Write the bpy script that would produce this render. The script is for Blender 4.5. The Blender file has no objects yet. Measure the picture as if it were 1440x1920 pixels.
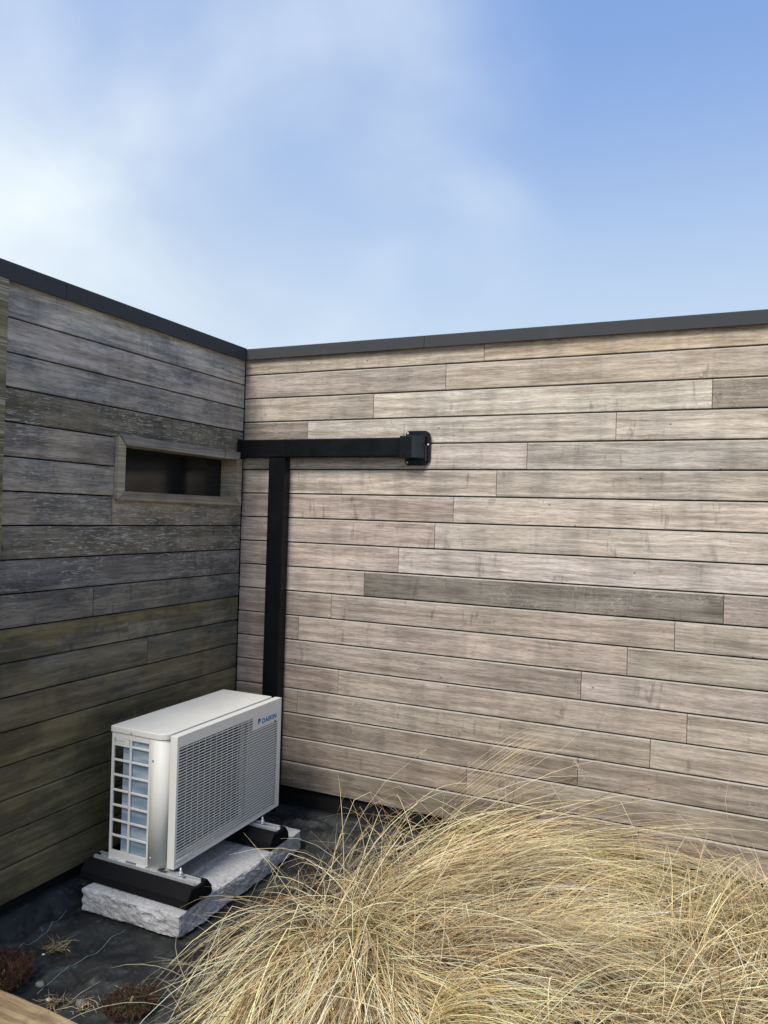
import bpy, bmesh, math, random
import numpy as np
from mathutils import Vector, Matrix

R = math.radians
sc = bpy.context.scene
col = sc.collection
rng = random.Random(7)

# ------------------------------------------------------------------ camera
CAM = np.array([2.6538, -3.7626, 1.7374])
PITCH, ROLL, YAW, FPX = 0.0050746, 0.0296584, 0.4280046, 1420.0
_f = np.array([-math.sin(YAW)*math.cos(PITCH), math.cos(YAW)*math.cos(PITCH), math.sin(PITCH)])
_r0 = np.array([math.cos(YAW), math.sin(YAW), 0.0])
_u0 = np.cross(_r0, _f)
_r = math.cos(ROLL)*_r0 + math.sin(ROLL)*_u0
_u = -math.sin(ROLL)*_r0 + math.cos(ROLL)*_u0
cam = bpy.data.objects.new('camera', bpy.data.cameras.new('camera'))
col.objects.link(cam)
M4 = Matrix(((_r[0], _u[0], -_f[0], CAM[0]), (_r[1], _u[1], -_f[1], CAM[1]),
             (_r[2], _u[2], -_f[2], CAM[2]), (0, 0, 0, 1)))
cam.matrix_world = M4
cam.data.sensor_fit = 'VERTICAL'
cam.data.sensor_height = 24.0
cam.data.lens = FPX/1920.0*24.0
cam.data.clip_start = 0.05
cam.data.clip_end = 5000
sc.camera = cam

def ray(u, v): return _f + _r*(u-720)/FPX - _u*(v-960)/FPX
def onx(u, v, x=0.0): d = ray(u, v); return CAM + d*(x-CAM[0])/d[0]
def ony(u, v, y=0.0): d = ray(u, v); return CAM + d*(y-CAM[1])/d[1]
def onz(u, v, z=0.0): d = ray(u, v); return CAM + d*(z-CAM[2])/d[2]

# ------------------------------------------------------------------ light
SUN_DIR = Vector((-0.13, -0.63, 0.80)).normalized()     # towards the sun, veiled by cloud
sun = bpy.data.objects.new('sun', bpy.data.lights.new('sun', 'SUN'))
col.objects.link(sun)
sun.data.energy = 2.6
sun.data.angle = R(20)
sun.data.color = (1.0, 0.945, 0.87)
sun.rotation_euler = SUN_DIR.to_track_quat('Z', 'Y').to_euler()
sun.location = SUN_DIR*30

vs = sc.view_settings
vs.view_transform = 'Standard'; vs.look = 'None'; vs.gamma = 1.0
vs.use_curve_mapping = False
vs.exposure = 0.64
sc.cycles.max_bounces = 6; sc.cycles.diffuse_bounces = 3; sc.cycles.adaptive_threshold = 0.02

# ------------------------------------------------------------------ node helper
class NT:
    def __init__(self, tree):
        self.t = tree; self.n = tree.nodes; self.l = tree.links
    def node(self, typ, **kw):
        nd = self.n.new(typ)
        for k, v in kw.items(): setattr(nd, k, v)
        return nd
    def put(self, sock, val):
        if isinstance(val, bpy.types.NodeSocket): self.l.new(val, sock)
        elif isinstance(val, (tuple, list)) and len(val) == 3 and sock.type == 'RGBA': sock.default_value = (*val, 1)
        else: sock.default_value = val
    def math(self, op, a, b=None, c=None, clamp=False):
        nd = self.node('ShaderNodeMath', operation=op, use_clamp=clamp)
        self.put(nd.inputs[0], a)
        if b is not None: self.put(nd.inputs[1], b)
        if c is not None: self.put(nd.inputs[2], c)
        return nd.outputs[0]
    def vmath(self, op, a, b=None, scale=None):
        nd = self.node('ShaderNodeVectorMath', operation=op)
        self.put(nd.inputs[0], a)
        if b is not None: self.put(nd.inputs[1], b)
        if scale is not None: self.put(nd.inputs['Scale'], scale)
        return nd.outputs['Value'] if op in ('DOT_PRODUCT', 'LENGTH') else nd.outputs[0]
    def noise(self, vec, scale=5, detail=4, rough=0.55, dist=0.0, out='Fac'):
        nd = self.node('ShaderNodeTexNoise')
        self.put(nd.inputs['Vector'], vec); self.put(nd.inputs['Scale'], scale)
        nd.inputs['Detail'].default_value = detail; nd.inputs['Roughness'].default_value = rough
        nd.inputs['Distortion'].default_value = dist
        return nd.outputs[out]
    def ramp(self, fac, lo, hi, a=0.0, b=1.0, smooth=True):
        nd = self.node('ShaderNodeMapRange', interpolation_type='SMOOTHSTEP' if smooth else 'LINEAR', clamp=True)
        self.put(nd.inputs[0], fac)
        nd.inputs[1].default_value = lo; nd.inputs[2].default_value = hi
        nd.inputs[3].default_value = a; nd.inputs[4].default_value = b
        return nd.outputs[0]
    def mix(self, fac, a, b, mode='MIX'):
        nd = self.node('ShaderNodeMix', data_type='RGBA', blend_type=mode)
        self.put(nd.inputs[0], fac); self.put(nd.inputs[6], a); self.put(nd.inputs[7], b)
        return nd.outputs[2]
    def sep(self, v):
        nd = self.node('ShaderNodeSeparateXYZ'); self.put(nd.inputs[0], v); return nd.outputs
    def comb(self, x, y, z):
        nd = self.node('ShaderNodeCombineXYZ')
        for i, q in enumerate((x, y, z)): self.put(nd.inputs[i], q)
        return nd.outputs[0]

# ------------------------------------------------------------------ sky
w = bpy.data.worlds.new('World'); sc.world = w; w.use_nodes = True
T = NT(w.node_tree); T.n.clear()
sky = T.node('ShaderNodeTexSky', sky_type='NISHITA')
sky.sun_disc = False
sky.sun_elevation = math.asin(SUN_DIR.z)
sky.sun_rotation = math.atan2(SUN_DIR.x, SUN_DIR.y)
sky.air_density = 1.0; sky.dust_density = 1.2; sky.ozone_density = 1.5
gen = T.node('ShaderNodeTexCoord').outputs['Generated']
sx, sy, sz = T.sep(gen)
zz = T.math('ADD', T.math('MAXIMUM', sz, 0.0), 0.42)
plane = T.comb(T.math('DIVIDE', sx, zz), T.math('DIVIDE', sy, zz), 0.0)
soft = T.noise(T.vmath('ADD', plane, (3.1, 1.7, 0.4)), 1.25, 3.0, 0.42, 0.3)
fine = T.noise(T.vmath('ADD', plane, (8.1, 2.7, 1.4)), 2.2, 5, 0.46, 0.5)
west = T.vmath('DOT_PRODUCT', gen, (-0.60, -0.46, 0.0))  # thicker cloud to the left, carried unseen behind the camera to whiten the light
cov = T.math('ADD', T.math('ADD', T.math('MULTIPLY', soft, 1.15), T.math('MULTIPLY', fine, 0.36)), T.math('MULTIPLY', west, 0.60))
cloud = T.ramp(cov, 0.54, 1.22)
haze_lo = T.ramp(sz, 0.10, 0.58, 0.95, 0.04)
blue = T.mix(0.66, sky.outputs[0], (1.75, 3.1, 6.4))
white = T.mix(T.ramp(fine, 0.3, 0.75), (4.5, 5.2, 6.1), (7.1, 7.6, 7.6))
skyc = T.mix(cloud, T.mix(haze_lo, blue, (4.4, 5.3, 6.2)), white)
bg = T.node('ShaderNodeBackground'); T.put(bg.inputs[0], skyc); bg.inputs[1].default_value = 0.093
T.l.new(bg.outputs[0], T.node('ShaderNodeOutputWorld').inputs[0])

# ------------------------------------------------------------------ materials
def material(name, build):
    m = bpy.data.materials.new(name); m.use_nodes = True
    t = NT(m.node_tree); t.n.clear()
    p = t.node('ShaderNodeBsdfPrincipled'); o = t.node('ShaderNodeOutputMaterial')
    t.l.new(p.outputs[0], o.inputs[0])
    build(t, p)
    return m
def bump(t, p, h, strength=0.3, dist=0.002):
    b = t.node('ShaderNodeBump'); b.inputs['Strength'].default_value = strength; b.inputs['Distance'].default_value = dist
    t.put(b.inputs['Height'], h); t.l.new(b.outputs[0], p.inputs['Normal'])
def objcoord(t): return t.node('ShaderNodeTexCoord').outputs['Object']
def worldpos(t): return t.node('ShaderNodeNewGeometry').outputs['Position']

def wood(t, p, kind):
    oc = objcoord(t); oi = t.node('ShaderNodeObjectInfo')
    wp = worldpos(t)
    off = t.vmath('SCALE', (37.0, 11.0, 23.0), scale=oi.outputs['Random'])
    v = t.vmath('ADD', oc, off)
    warp = t.noise(t.vmath('MULTIPLY', v, (1.3, 1, 5)), 1.0, 3, 0.5, out='Color')
    v2 = t.vmath('ADD', v, t.vmath('MULTIPLY', t.vmath('SUBTRACT', warp, (0.5, 0.5, 0.5)), (0.0, 0.0, 0.05)))
    g1 = t.noise(t.vmath('MULTIPLY', v2, (2.2, 1, 42)), 1.0, 6, 0.68)
    g2 = t.noise(t.vmath('MULTIPLY', v2, (17.0, 1, 190)), 1.0, 5, 0.68)
    g3 = t.noise(t.vmath('MULTIPLY', v2, (60.0, 1, 330)), 1.0, 3, 0.65)
    mot = t.noise(t.vmath('MULTIPLY', v, (2.2, 1, 6)), 1.0, 4, 0.6)
    big = t.noise(t.vmath('MULTIPLY', wp, (1.0, 1.0, 1.2)), 1.3, 3, 0.55)
    base = oi.outputs['Color']
    c = t.mix(t.ramp(g1, 0.32, 0.70), t.mix(1.0, base, (0.60, 0.575, 0.55), 'MULTIPLY'), t.mix(1.0, base, (1.20, 1.20, 1.20), 'MULTIPLY'))
    c = t.mix(t.ramp(g2, 0.34, 0.58, 0.75, 0.0), c, t.mix(1.0, c, (0.60, 0.56, 0.53), 'MULTIPLY'))
    c = t.mix(t.ramp(g3, 0.52, 0.68, 0.0, 0.55), c, t.mix(1.0, c, (1.30, 1.29, 1.26), 'MULTIPLY'))
    # silvered and browner patches
    c = t.mix(t.ramp(mot, 0.42, 0.68, 0.0, 0.7), c, t.mix(1.0, c, (0.80, 0.82, 0.83), 'MULTIPLY'))
    c = t.mix(t.ramp(big, 0.35, 0.70, 0.0, 0.5), c, t.mix(1.0, c, (1.06, 1.02, 0.96), 'MULTIPLY'))
    # rain runs, short and upright
    wx = t.vmath('ADD', wp, t.vmath('SCALE', (1.7, 2.9, 0.0), scale=oi.outputs['Random']))
    run = t.noise(t.vmath('MULTIPLY', wx, (30, 30, 7.0)), 1.0, 4, 0.6, 0.3)
    runm = t.noise(t.vmath('MULTIPLY', wx, (3.0, 3.0, 2.2)), 1.0, 2, 0.5)
    rm = t.math('MULTIPLY', t.ramp(run, 0.57, 0.70), t.ramp(runm, 0.44, 0.62, 0.0, 0.75))
    c = t.mix(rm, c, t.mix(1.0, c, (0.52, 0.52, 0.53), 'MULTIPLY'))
    broad = t.noise(t.vmath('MULTIPLY', wx, (9, 9, 1.2)), 1.0, 3, 0.5)
    c = t.mix(t.ramp(broad, 0.46, 0.68, 0.0, 0.6), c, t.mix(1.0, c, (0.70, 0.71, 0.71), 'MULTIPLY'))
    # specks
    vor = t.node('ShaderNodeTexVoronoi'); t.put(vor.inputs['Vector'], t.vmath('MULTIPLY', v, (9, 0.3, 16))); vor.inputs['Scale'].default_value = 1.0
    spot = t.math('MULTIPLY', t.ramp(vor.outputs['Distance'], 0.035, 0.075, 1.0, 0.0), t.ramp(t.sep(vor.outputs['Color'])[0], 0.56, 0.60))
    c = t.mix(t.math('MULTIPLY', spot, 0.75), c, (0.035, 0.03, 0.026))
    if kind == 'pale':
        sn = t.noise(t.vmath('MULTIPLY', v, (16, 1, 18)), 1.0, 2, 0.5, 2.2)
        sm_ = t.noise(t.vmath('MULTIPLY', v, (1.7, 1, 4)), 1.0, 2, 0.5)
        sl = t.math('MULTIPLY', t.ramp(t.math('ABSOLUTE', t.math('SUBTRACT', sn, 0.5)), 0.006, 0.022, 1.0, 0.0), t.ramp(sm_, 0.54, 0.64, 0.0, 0.55))
        c = t.mix(sl, c, (0.42, 0.39, 0.34))
    if kind == 'algae':
        wz = t.sep(wp)[2]
        an = t.noise(t.vmath('MULTIPLY', wp, (3, 2.4, 7)), 1.0, 5, 0.62, 0.4)
        an2 = t.noise(t.vmath('MULTIPLY', wp, (1, 0.9, 2.2)), 1.0, 4, 0.55)
        lowz = t.ramp(wz, 0.5, 1.75, 0.42, -0.10, False)
        a = t.ramp(t.math('ADD', t.math('ADD', t.math('MULTIPLY', an, 0.6), t.math('MULTIPLY', an2, 0.5)), lowz), 0.62, 0.86)
        fib = t.ramp(g1, 0.3, 0.7)
        green = t.mix(fib, (0.115, 0.092, 0.040), (0.225, 0.178, 0.090))
        c = t.mix(t.math('MULTIPLY', a, 0.72), c, green)
        # a tan tide mark that wanders along one board
        tn = t.noise(t.vmath('MULTIPLY', wp, (3, 4.2, 9)), 1.0, 6, 0.68, 0.5)
        edge_ = t.math('SUBTRACT', wz, t.math('ADD', 1.060, t.math('MULTIPLY', tn, 0.22)))
        tm_ = t.math('MULTIPLY', t.ramp(edge_, -0.003, 0.010), t.ramp(wz, 1.226, 1.234, 1.0, 0.0))
        c = t.mix(t.math('MULTIPLY', tm_, 0.8), c, t.mix(fib, (0.13, 0.105, 0.045), (0.22, 0.18, 0.095)))
        dn = t.noise(t.vmath('MULTIPLY', v, (3.5, 1, 8)), 1.0, 4, 0.6)
        dk = t.ramp(dn, 0.45, 0.60, 0.0, 0.75)
        c = t.mix(dk, c, t.mix(1.0, c, (0.52, 0.57, 0.64), 'MULTIPLY'))
        # flaking: pale slivers along the grain
        fl = t.noise(t.vmath('MULTIPLY', v2, (20, 1, 150)), 1.0, 4, 0.6, 0.9)
        fm = t.noise(t.vmath('MULTIPLY', wp, (2, 2.2, 2.6)), 1.0, 3, 0.5)
        up = t.ramp(wz, 1.15, 1.6, 0.0, 1.0)
        fk = t.math('MULTIPLY', t.math('MULTIPLY', t.ramp(fl, 0.55, 0.61), t.ramp(fm, 0.40, 0.52)), up)
        c = t.mix(t.math('MULTIPLY', fk, 0.85), c, (0.44, 0.42, 0.38))
        # snail trails
        sn = t.noise(t.vmath('MULTIPLY', wp, (9, 9, 7)), 1.0, 2, 0.5, 2.0)
        sm = t.noise(t.vmath('MULTIPLY', wp, (1.6, 1.6, 3)), 1.0, 2, 0.5)
        sl = t.math('MULTIPLY', t.ramp(t.math('ABSOLUTE', t.math('SUBTRACT', sn, 0.5)), 0.004, 0.014, 1.0, 0.0), t.ramp(sm, 0.56, 0.64, 0.0, 0.5))
        c = t.mix(sl, c, (0.26, 0.25, 0.22))
    t.put(p.inputs['Base Color'], c)
    p.inputs['Roughness'].default_value = 0.82
    p.inputs['Specular IOR Level'].default_value = 0.25
    h = t.math('ADD', t.math('MULTIPLY', g2, 0.8), t.math('ADD', t.math('MULTIPLY', g1, 0.7), t.math('MULTIPLY', g3, 0.4)))
    bump(t, p, h, 0.6, 0.0026)
M = {}
M['pale_wood'] = material('pale_weathered_wood', lambda t, p: wood(t, p, 'pale'))
M['algae_wood'] = material('algae_weathered_wood', lambda t, p: wood(t, p, 'algae'))

def plain(name, c, rough=0.5, metal=0.0, spec=0.5, var=0.0, scale=30, bumpk=0.0, coat=0.0, dirt=None):
    def b(t, p):
        oc = objcoord(t)
        n = t.noise(oc, scale, 5, 0.6)
        cc = t.mix(n, tuple(q*(1-var) for q in c), tuple(min(1, q*(1+var)) for q in c))
        if dirt:
            d = t.noise(worldpos(t), 9, 5, 0.65)
            cc = t.mix(t.ramp(d, 0.5, 0.8, 0, dirt[3]), cc, dirt[:3])
        t.put(p.inputs['Base Color'], cc)
        t.put(p.inputs['Roughness'], t.ramp(n, 0.25, 0.75, max(0.02, rough-0.07), min(1, rough+0.07)))
        p.inputs['Metallic'].default_value = metal
        p.inputs['Specular IOR Level'].default_value = spec
        p.inputs['Coat Weight'].default_value = coat
        if bumpk: bump(t, p, n, bumpk, 0.002)
    return material(name, b)
M['void'] = plain('black_breather_membrane', (0.012, 0.012, 0.012), 0.9, spec=0.1)
M['coping'] = plain('charcoal_coated_metal', (0.050, 0.053, 0.058), 0.62, spec=0.14, var=0.08, scale=6, dirt=(0.10, 0.10, 0.10, 0.25))
M['duct'] = plain('black_duct_plastic', (0.005, 0.0055, 0.007), 0.36, spec=0.22, var=0.15, scale=12, dirt=(0.02, 0.02, 0.02, 0.3))
M['duct_cap'] = plain('glossy_black_plastic', (0.008, 0.009, 0.011), 0.16, var=0.1)
M['cream'] = plain('cream_enamel', (0.80, 0.775, 0.685), 0.5, spec=0.35, var=0.02, scale=5, dirt=(0.55, 0.53, 0.46, 0.25))
M['cream_grille'] = plain('cream_plastic', (0.79, 0.77, 0.70), 0.45, var=0.02, scale=8)
M['inner'] = plain('dark_cavity_metal', (0.018, 0.018, 0.020), 0.7, var=0.2)
M['steel'] = plain('zinc_plated_steel', (0.70, 0.71, 0.71), 0.38, metal=0.55, var=0.1, scale=60)
M['rubber'] = plain('black_recycled_rubber', (0.005, 0.005, 0.006), 0.75, var=0.5, scale=120, bumpk=0.35, spec=0.18)
M['blue_ink'] = plain('blue_print', (0.02, 0.16, 0.42), 0.45)
M['black_ink'] = plain('black_print', (0.015, 0.02, 0.025), 0.45)
M['cyan_ink'] = plain('cyan_print', (0.10, 0.45, 0.62), 0.45)
M['thread'] = plain('teal_marker_thread', (0.20, 0.32, 0.31), 0.7, var=0.6, scale=90)
M['scrap'] = plain('white_scrap', (0.7, 0.7, 0.68), 0.7, var=0.1)
M['stone'] = plain('grey_pebble', (0.15, 0.14, 0.135), 0.85, var=0.3, scale=40, bumpk=0.4)
M['arris'] = plain('painted_edge_highlight', (0.37, 0.335, 0.29), 0.85, var=0.45, scale=25, spec=0.2)  # pale colour stands for light caught on the board chamfer
M['window_frame'] = material('window_frame_wood', lambda t, p: wood(t, p, 'pale'))
def fins(t, p):
    oc = objcoord(t); x = t.sep(oc)
    wv = t.math('SINE', t.math('MULTIPLY', x[0], 2400.0))
    n = t.noise(t.vmath('MULTIPLY', oc, (3, 3, 16)), 1.0, 4, 0.6)
    c = t.mix(t.ramp(n, 0.38, 0.66), (0.24, 0.34, 0.43), (0.52, 0.60, 0.67))
    t.put(p.inputs['Base Color'], c); p.inputs['Roughness'].default_value = 0.45; p.inputs['Metallic'].default_value = 0.25
    bump(t, p, wv, 0.25, 0.0008)
M['fins'] = material('blue_aluminium_fins', fins)
def glass(t, p):
    p.inputs['Base Color'].default_value = (0.012, 0.014, 0.014, 1); p.inputs['Roughness'].default_value = 0.06
    p.inputs['Specular IOR Level'].default_value = 0.5
    n = t.noise(objcoord(t), 2.0, 3, 0.5)
    t.put(p.inputs['Roughness'], t.ramp(n, 0.3, 0.7, 0.05, 0.16))
M['glass'] = material('dark_window_glass', glass)
def concrete(t, p):
    oc = objcoord(t)
    n1 = t.noise(oc, 6, 6, 0.65); n2 = t.noise(oc, 70, 5, 0.7); n3 = t.noise(oc, 22, 5, 0.7, 0.6)
    c = t.mix(t.ramp(n1, 0.3, 0.7), (0.50, 0.49, 0.475), (0.66, 0.65, 0.63))
    c = t.mix(t.ramp(n2, 0.35, 0.7, 0.4, 0.0), c, (0.19, 0.185, 0.18))
    c = t.mix(t.ramp(n3, 0.62, 0.74, 0.0, 0.55), c, (0.20, 0.19, 0.165))
    ck = t.math('ABSOLUTE', t.math('SUBTRACT', t.noise(oc, 11, 3, 0.6, 1.2), 0.5))
    c = t.mix(t.ramp(ck, 0.0, 0.012, 0.6, 0.0), c, (0.10, 0.095, 0.09))
    t.put(p.inputs['Base Color'], c); p.inputs['Roughness'].default_value = 0.92; p.inputs['Specular IOR Level'].default_value = 0.2
    bump(t, p, t.math('ADD', n2, t.math('MULTIPLY', n3, 1.4)), 0.5, 0.004)
M['concrete'] = material('rough_concrete', concrete)
def membrane(t, p):
    wp = worldpos(t)
    weave = t.math('MULTIPLY', t.math('SINE', t.math('MULTIPLY', t.sep(wp)[0], 1500.0)), t.math('SINE', t.math('MULTIPLY', t.sep(wp)[1], 1500.0)))
    n = t.noise(wp, 5, 5, 0.62); n2 = t.noise(wp, 38, 5, 0.7); n3 = t.noise(wp, 16, 4, 0.6, 0.5)
    c = t.mix(t.ramp(n, 0.34, 0.68), (0.009, 0.010, 0.011), (0.032, 0.035, 0.034))
    c = t.mix(t.math('MULTIPLY', t.ramp(n2, 0.52, 0.72), t.ramp(n3, 0.40, 0.60, 0.0, 0.8)), c, (0.12, 0.11, 0.088))
    t.put(p.inputs['Base Color'], c); t.put(p.inputs['Roughness'], t.ramp(n3, 0.3, 0.7, 0.42, 0.66)); p.inputs['Specular IOR Level'].default_value = 0.4
    bump(t, p, t.math('ADD', t.math('MULTIPLY', n3, 1.0), t.math('ADD', t.math('MULTIPLY', n2, 0.5), t.math('MULTIPLY', weave, 0.06))), 0.55, 0.010)
M['membrane'] = material('woven_ground_membrane', membrane)
def soil(t, p):
    wp = worldpos(t); n = t.noise(wp, 3, 6, 0.65); n2 = t.noise(wp, 40, 5, 0.7)
    c = t.mix(n, (0.16, 0.125, 0.08), (0.30, 0.25, 0.17)); c = t.mix(t.ramp(n2, 0.4, 0.7, 0.5, 0), c, (0.07, 0.055, 0.035))
    t.put(p.inputs['Base Color'], c); p.inputs['Roughness'].default_value = 0.95; bump(t, p, n2, 0.6, 0.01)
M['soil'] = material('sandy_soil', soil)
def sleeperwood(t, p):
    oc = objcoord(t)
    g = t.noise(t.vmath('MULTIPLY', oc, (2.5, 30, 30)), 1.0, 5, 0.65); m = t.noise(oc, 9, 5, 0.65, 0.3); k = t.noise(t.vmath('MULTIPLY', oc, (9, 60, 60)), 1.0, 4, 0.6)
    c = t.mix(t.ramp(g, 0.3, 0.7), (0.20, 0.13, 0.065), (0.46, 0.34, 0.19))
    c = t.mix(t.ramp(m, 0.5, 0.72, 0, 0.6), c, (0.11, 0.075, 0.04)); c = t.mix(t.ramp(k, 0.58, 0.75, 0, 0.5), c, (0.55, 0.45, 0.28))
    t.put(p.inputs['Base Color'], c); p.inputs['Roughness'].default_value = 0.85; bump(t, p, t.math('ADD', g, k), 0.6, 0.005)
M['sleeper'] = material('rough_sawn_timber', sleeperwood)
def blade(t, p):
    at = t.node('ShaderNodeAttribute', attribute_name='tint', attribute_type='GEOMETRY')
    t.put(p.inputs['Base Color'], at.outputs['Color']); p.inputs['Roughness'].default_value = 0.55
    p.inputs['Specular IOR Level'].default_value = 0.35
M['blade'] = material('dry_straw', blade)

# ------------------------------------------------------------------ mesh helpers
class MB:
    def __init__(self): self.v = []; self.f = []; self.s = []
    def add(self, vs_, fs, smooth=False):
        o = len(self.v); self.v += [tuple(map(float, q)) for q in vs_]
        self.f += [tuple(i+o for i in q) for q in fs]; self.s += [smooth]*len(fs); return self
    def box(self, x0, x1, y0, y1, z0, z1):
        return self.add([(x, y, z) for x in (x0, x1) for y in (y0, y1) for z in (z0, z1)],
                 [(0, 1, 3, 2), (4, 6, 7, 5), (0, 4, 5, 1), (2, 3, 7, 6), (0, 2, 6, 4), (1, 5, 7, 3)])
    def prism(self, prof, axis, a, b):
        """prof: closed 2D outline; axis 'x' -> (y,z), 'y' -> (x,z), 'z' -> (x,y)"""
        n = len(prof)
        def P(q, t): return {'x': (t, q[0], q[1]), 'y': (q[0], t, q[1]), 'z': (q[0], q[1], t)}[axis]
        vs_ = [P(q, a) for q in prof] + [P(q, b) for q in prof]
        return self.add(vs_, [(i, (i+1) % n, n+(i+1) % n, n+i) for i in range(n)] + [tuple(range(n))[::-1], tuple(range(n, 2*n))])
    def tube(self, pts, rad, n=6, cap=True):
        pts = [Vector(q) for q in pts]; rings = []
        for i, q in enumerate(pts):
            d = (pts[min(i+1, len(pts)-1)]-pts[max(i-1, 0)]).normalized()
            a = d.cross(Vector((0, 0, 1)) if abs(d.z) < 0.9 else Vector((1, 0, 0))).normalized(); b = d.cross(a)
            rr = rad[i] if isinstance(rad, (list, tuple)) else rad
            rings.append([q + (a*math.cos(2*math.pi*k/n)+b*math.sin(2*math.pi*k/n))*rr for k in range(n)])
        vs_ = [v for r_ in rings for v in r_]
        fs = [(i*n+k, i*n+(k+1) % n, (i+1)*n+(k+1) % n, (i+1)*n+k) for i in range(len(pts)-1) for k in range(n)]
        self.add(vs_, fs, True)
        if cap:
            o = len(self.v)-len(vs_)
            self.f += [tuple(o+k for k in range(n))[::-1], tuple(o+(len(pts)-1)*n+k for k in range(n))]; self.s += [False, False]
        return self
    def mesh(self, name):
        me = bpy.data.meshes.new(name); me.from_pydata(self.v, [], self.f)
        bm = bmesh.new(); bm.from_mesh(me); bmesh.ops.recalc_face_normals(bm, faces=bm.faces); bm.to_mesh(me); bm.free()
        me.polygons.foreach_set('use_smooth', self.s); me.update(); return me
    def build(self, name, mat, parent=None, bevel=0.0, seg=2):
        return obj(name, self.mesh(name), mat, parent, bevel, seg)
def obj(name, me, mat=None, parent=None, bevel=0.0, seg=2, loc=None):
    o = bpy.data.objects.new(name, me); col.objects.link(o)
    if mat is not None and not me.materials: me.materials.append(M[mat] if isinstance(mat, str) else mat)
    if parent: o.parent = parent
    if loc is not None: o.location = loc
    if bevel:
        bm = bmesh.new(); bm.from_mesh(me)
        ed = [e for e in bm.edges if len(e.link_faces) == 2 and e.calc_face_angle(0) > R(40)]
        bmesh.ops.bevel(bm, geom=ed, offset=bevel, segments=seg, affect='EDGES', profile=0.6, clamp_overlap=True)
        bm.to_mesh(me); bm.free()
    return o
def thing(name, label, cat, loc=(0, 0, 0), group=None):
    o = bpy.data.objects.new(name, None); col.objects.link(o); o.location = loc; o.empty_display_size = 0.1
    return tag(o, label, cat, group)
def tag(o, label, cat, group=None):
    o['label'] = label; o['category'] = cat
    if group: o['group'] = group
    return o
def structure(o): o['kind'] = 'structure'; return o

def sm(a, b, x): t = np.clip((x-a)/(b-a), 0, 1); return t*t*(3-2*t)
class VN:
    """smooth value noise in 2D for shaping meshes"""
    def __init__(self, seed): self.g = np.random.RandomState(seed).rand(64, 64)
    def __call__(self, x, y):
        x = np.asarray(x, float); y = np.asarray(y, float)
        xi = np.floor(x).astype(int); yi = np.floor(y).astype(int); fx = x-xi; fy = y-yi
        fx = fx*fx*(3-2*fx); fy = fy*fy*(3-2*fy); g = self.g
        a = g[xi % 64, yi % 64]; b = g[(xi+1) % 64, yi % 64]; c = g[xi % 64, (yi+1) % 64]; d = g[(xi+1) % 64, (yi+1) % 64]
        return (a*(1-fx)+b*fx)*(1-fy)+(c*(1-fx)+d*fx)*fy - 0.5
vn = VN(3)
def fbm(x, y, o=4):
    s = 0; a = 1.0
    for i in range(o): s = s + a*vn(x*2**i+i*7.3, y*2**i+i*3.1); a *= 0.5
    return s

# ------------------------------------------------------------------ ground
bm = MB(); n = 40
bm.add([(-1500, -1500, -0.03), (1500, -1500, -0.03), (1500, 1500, -0.03), (-1500, 1500, -0.03)], [(0, 1, 2, 3)])
structure(bm.build('ground', 'soil'))

SLAB = (0.155, 0.683, -1.308, -0.338)
def mem_z(x, y):
    x = np.asarray(x, float); y = np.asarray(y, float)
    crease = np.abs(fbm(x*2.3+1.5*y, y*1.9-0.8*x, 2))
    wr = 0.040*fbm(x*3.1+4, y*3.3, 3) + 0.075*(0.16-np.minimum(crease, 0.16)) + 0.016*fbm(x*9, y*8, 4)
    def fold(u_, v_): return np.maximum(0.10-np.abs(fbm(u_, v_, 2)), 0)
    wr = wr + 0.26*fold(x*2.1+y*0.9+5, y*3.4-x*1.4)*(0.35+0.65*sm(-0.2, 0.2, fbm(x*2.1, y*2.3+4, 2))) + 0.20*fold(x*5+2*y, y*4+8)*sm(0.40, 0.10, x) + 0.10*fold(x*6-3*y+2, y*5+x*4)
    wr = wr + 0.030*np.abs(fbm(x*6+9, y*6+2, 2))*sm(0.45, 0.1, -y)
    wr = wr*sm(0.0, 0.13, -y)*sm(0.0, 0.07, x)
    ridge = 0.026*np.maximum(np.sin(y*46+5*fbm(x*2.2, y*2+6, 2)), 0)*sm(0.42, 0.30, -y)*sm(0.04, 0.10, -y)*sm(0.36, 0.5, x)*(0.5+fbm(x*3, y*3+2, 2))
    wr = wr + np.maximum(ridge, 0)
    up = 0.055*sm(0.075+0.06*fbm(y*5, x*2, 2), 0.0, x) + 0.055*sm(0.09, 0.0, -y)
    lump = 0.03*sm(0.34, 0.2, -y)*sm(0.03, 0.12, -y)*sm(0.35, 0.55, x)*(0.6+1.6*fbm(x*5, y*9+3, 3))
    dx = np.maximum(np.maximum(SLAB[0]-x, x-SLAB[1]), 0); dy = np.maximum(np.maximum(SLAB[2]-y, y-SLAB[3]), 0)
    k = sm(0.0, 0.14, np.hypot(dx, dy))
    tim = sm(-1.93, -1.75, y)
    return -0.004 + k*(np.maximum(wr, -0.02)*1.0*(0.3+0.7*tim)+0.006) + np.maximum(up, 0) + np.maximum(lump, 0)*k
nx, ny = 330, 260
X, Y = np.meshgrid(np.concatenate([np.linspace(-0.022, 1.5, 270), np.linspace(1.53, 3.6, 60)]), np.linspace(-1.93, 0.0225, ny), indexing='ij')
Z = mem_z(X, Y)
verts = np.stack([X, Y, Z], -1).reshape(-1, 3)
ii, jj = np.meshgrid(np.arange(nx-1), np.arange(ny-1), indexing='ij'); a = (ii*ny+jj).ravel()
faces = np.stack([a, a+ny, a+ny+1, a+1], -1)
me = bpy.data.meshes.new('ground_membrane'); me.from_pydata(verts.tolist(), [], faces.tolist()); me.polygons.foreach_set('use_smooth', [True]*len(faces))
mem = structure(obj('ground_membrane', me, 'membrane'))
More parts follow.
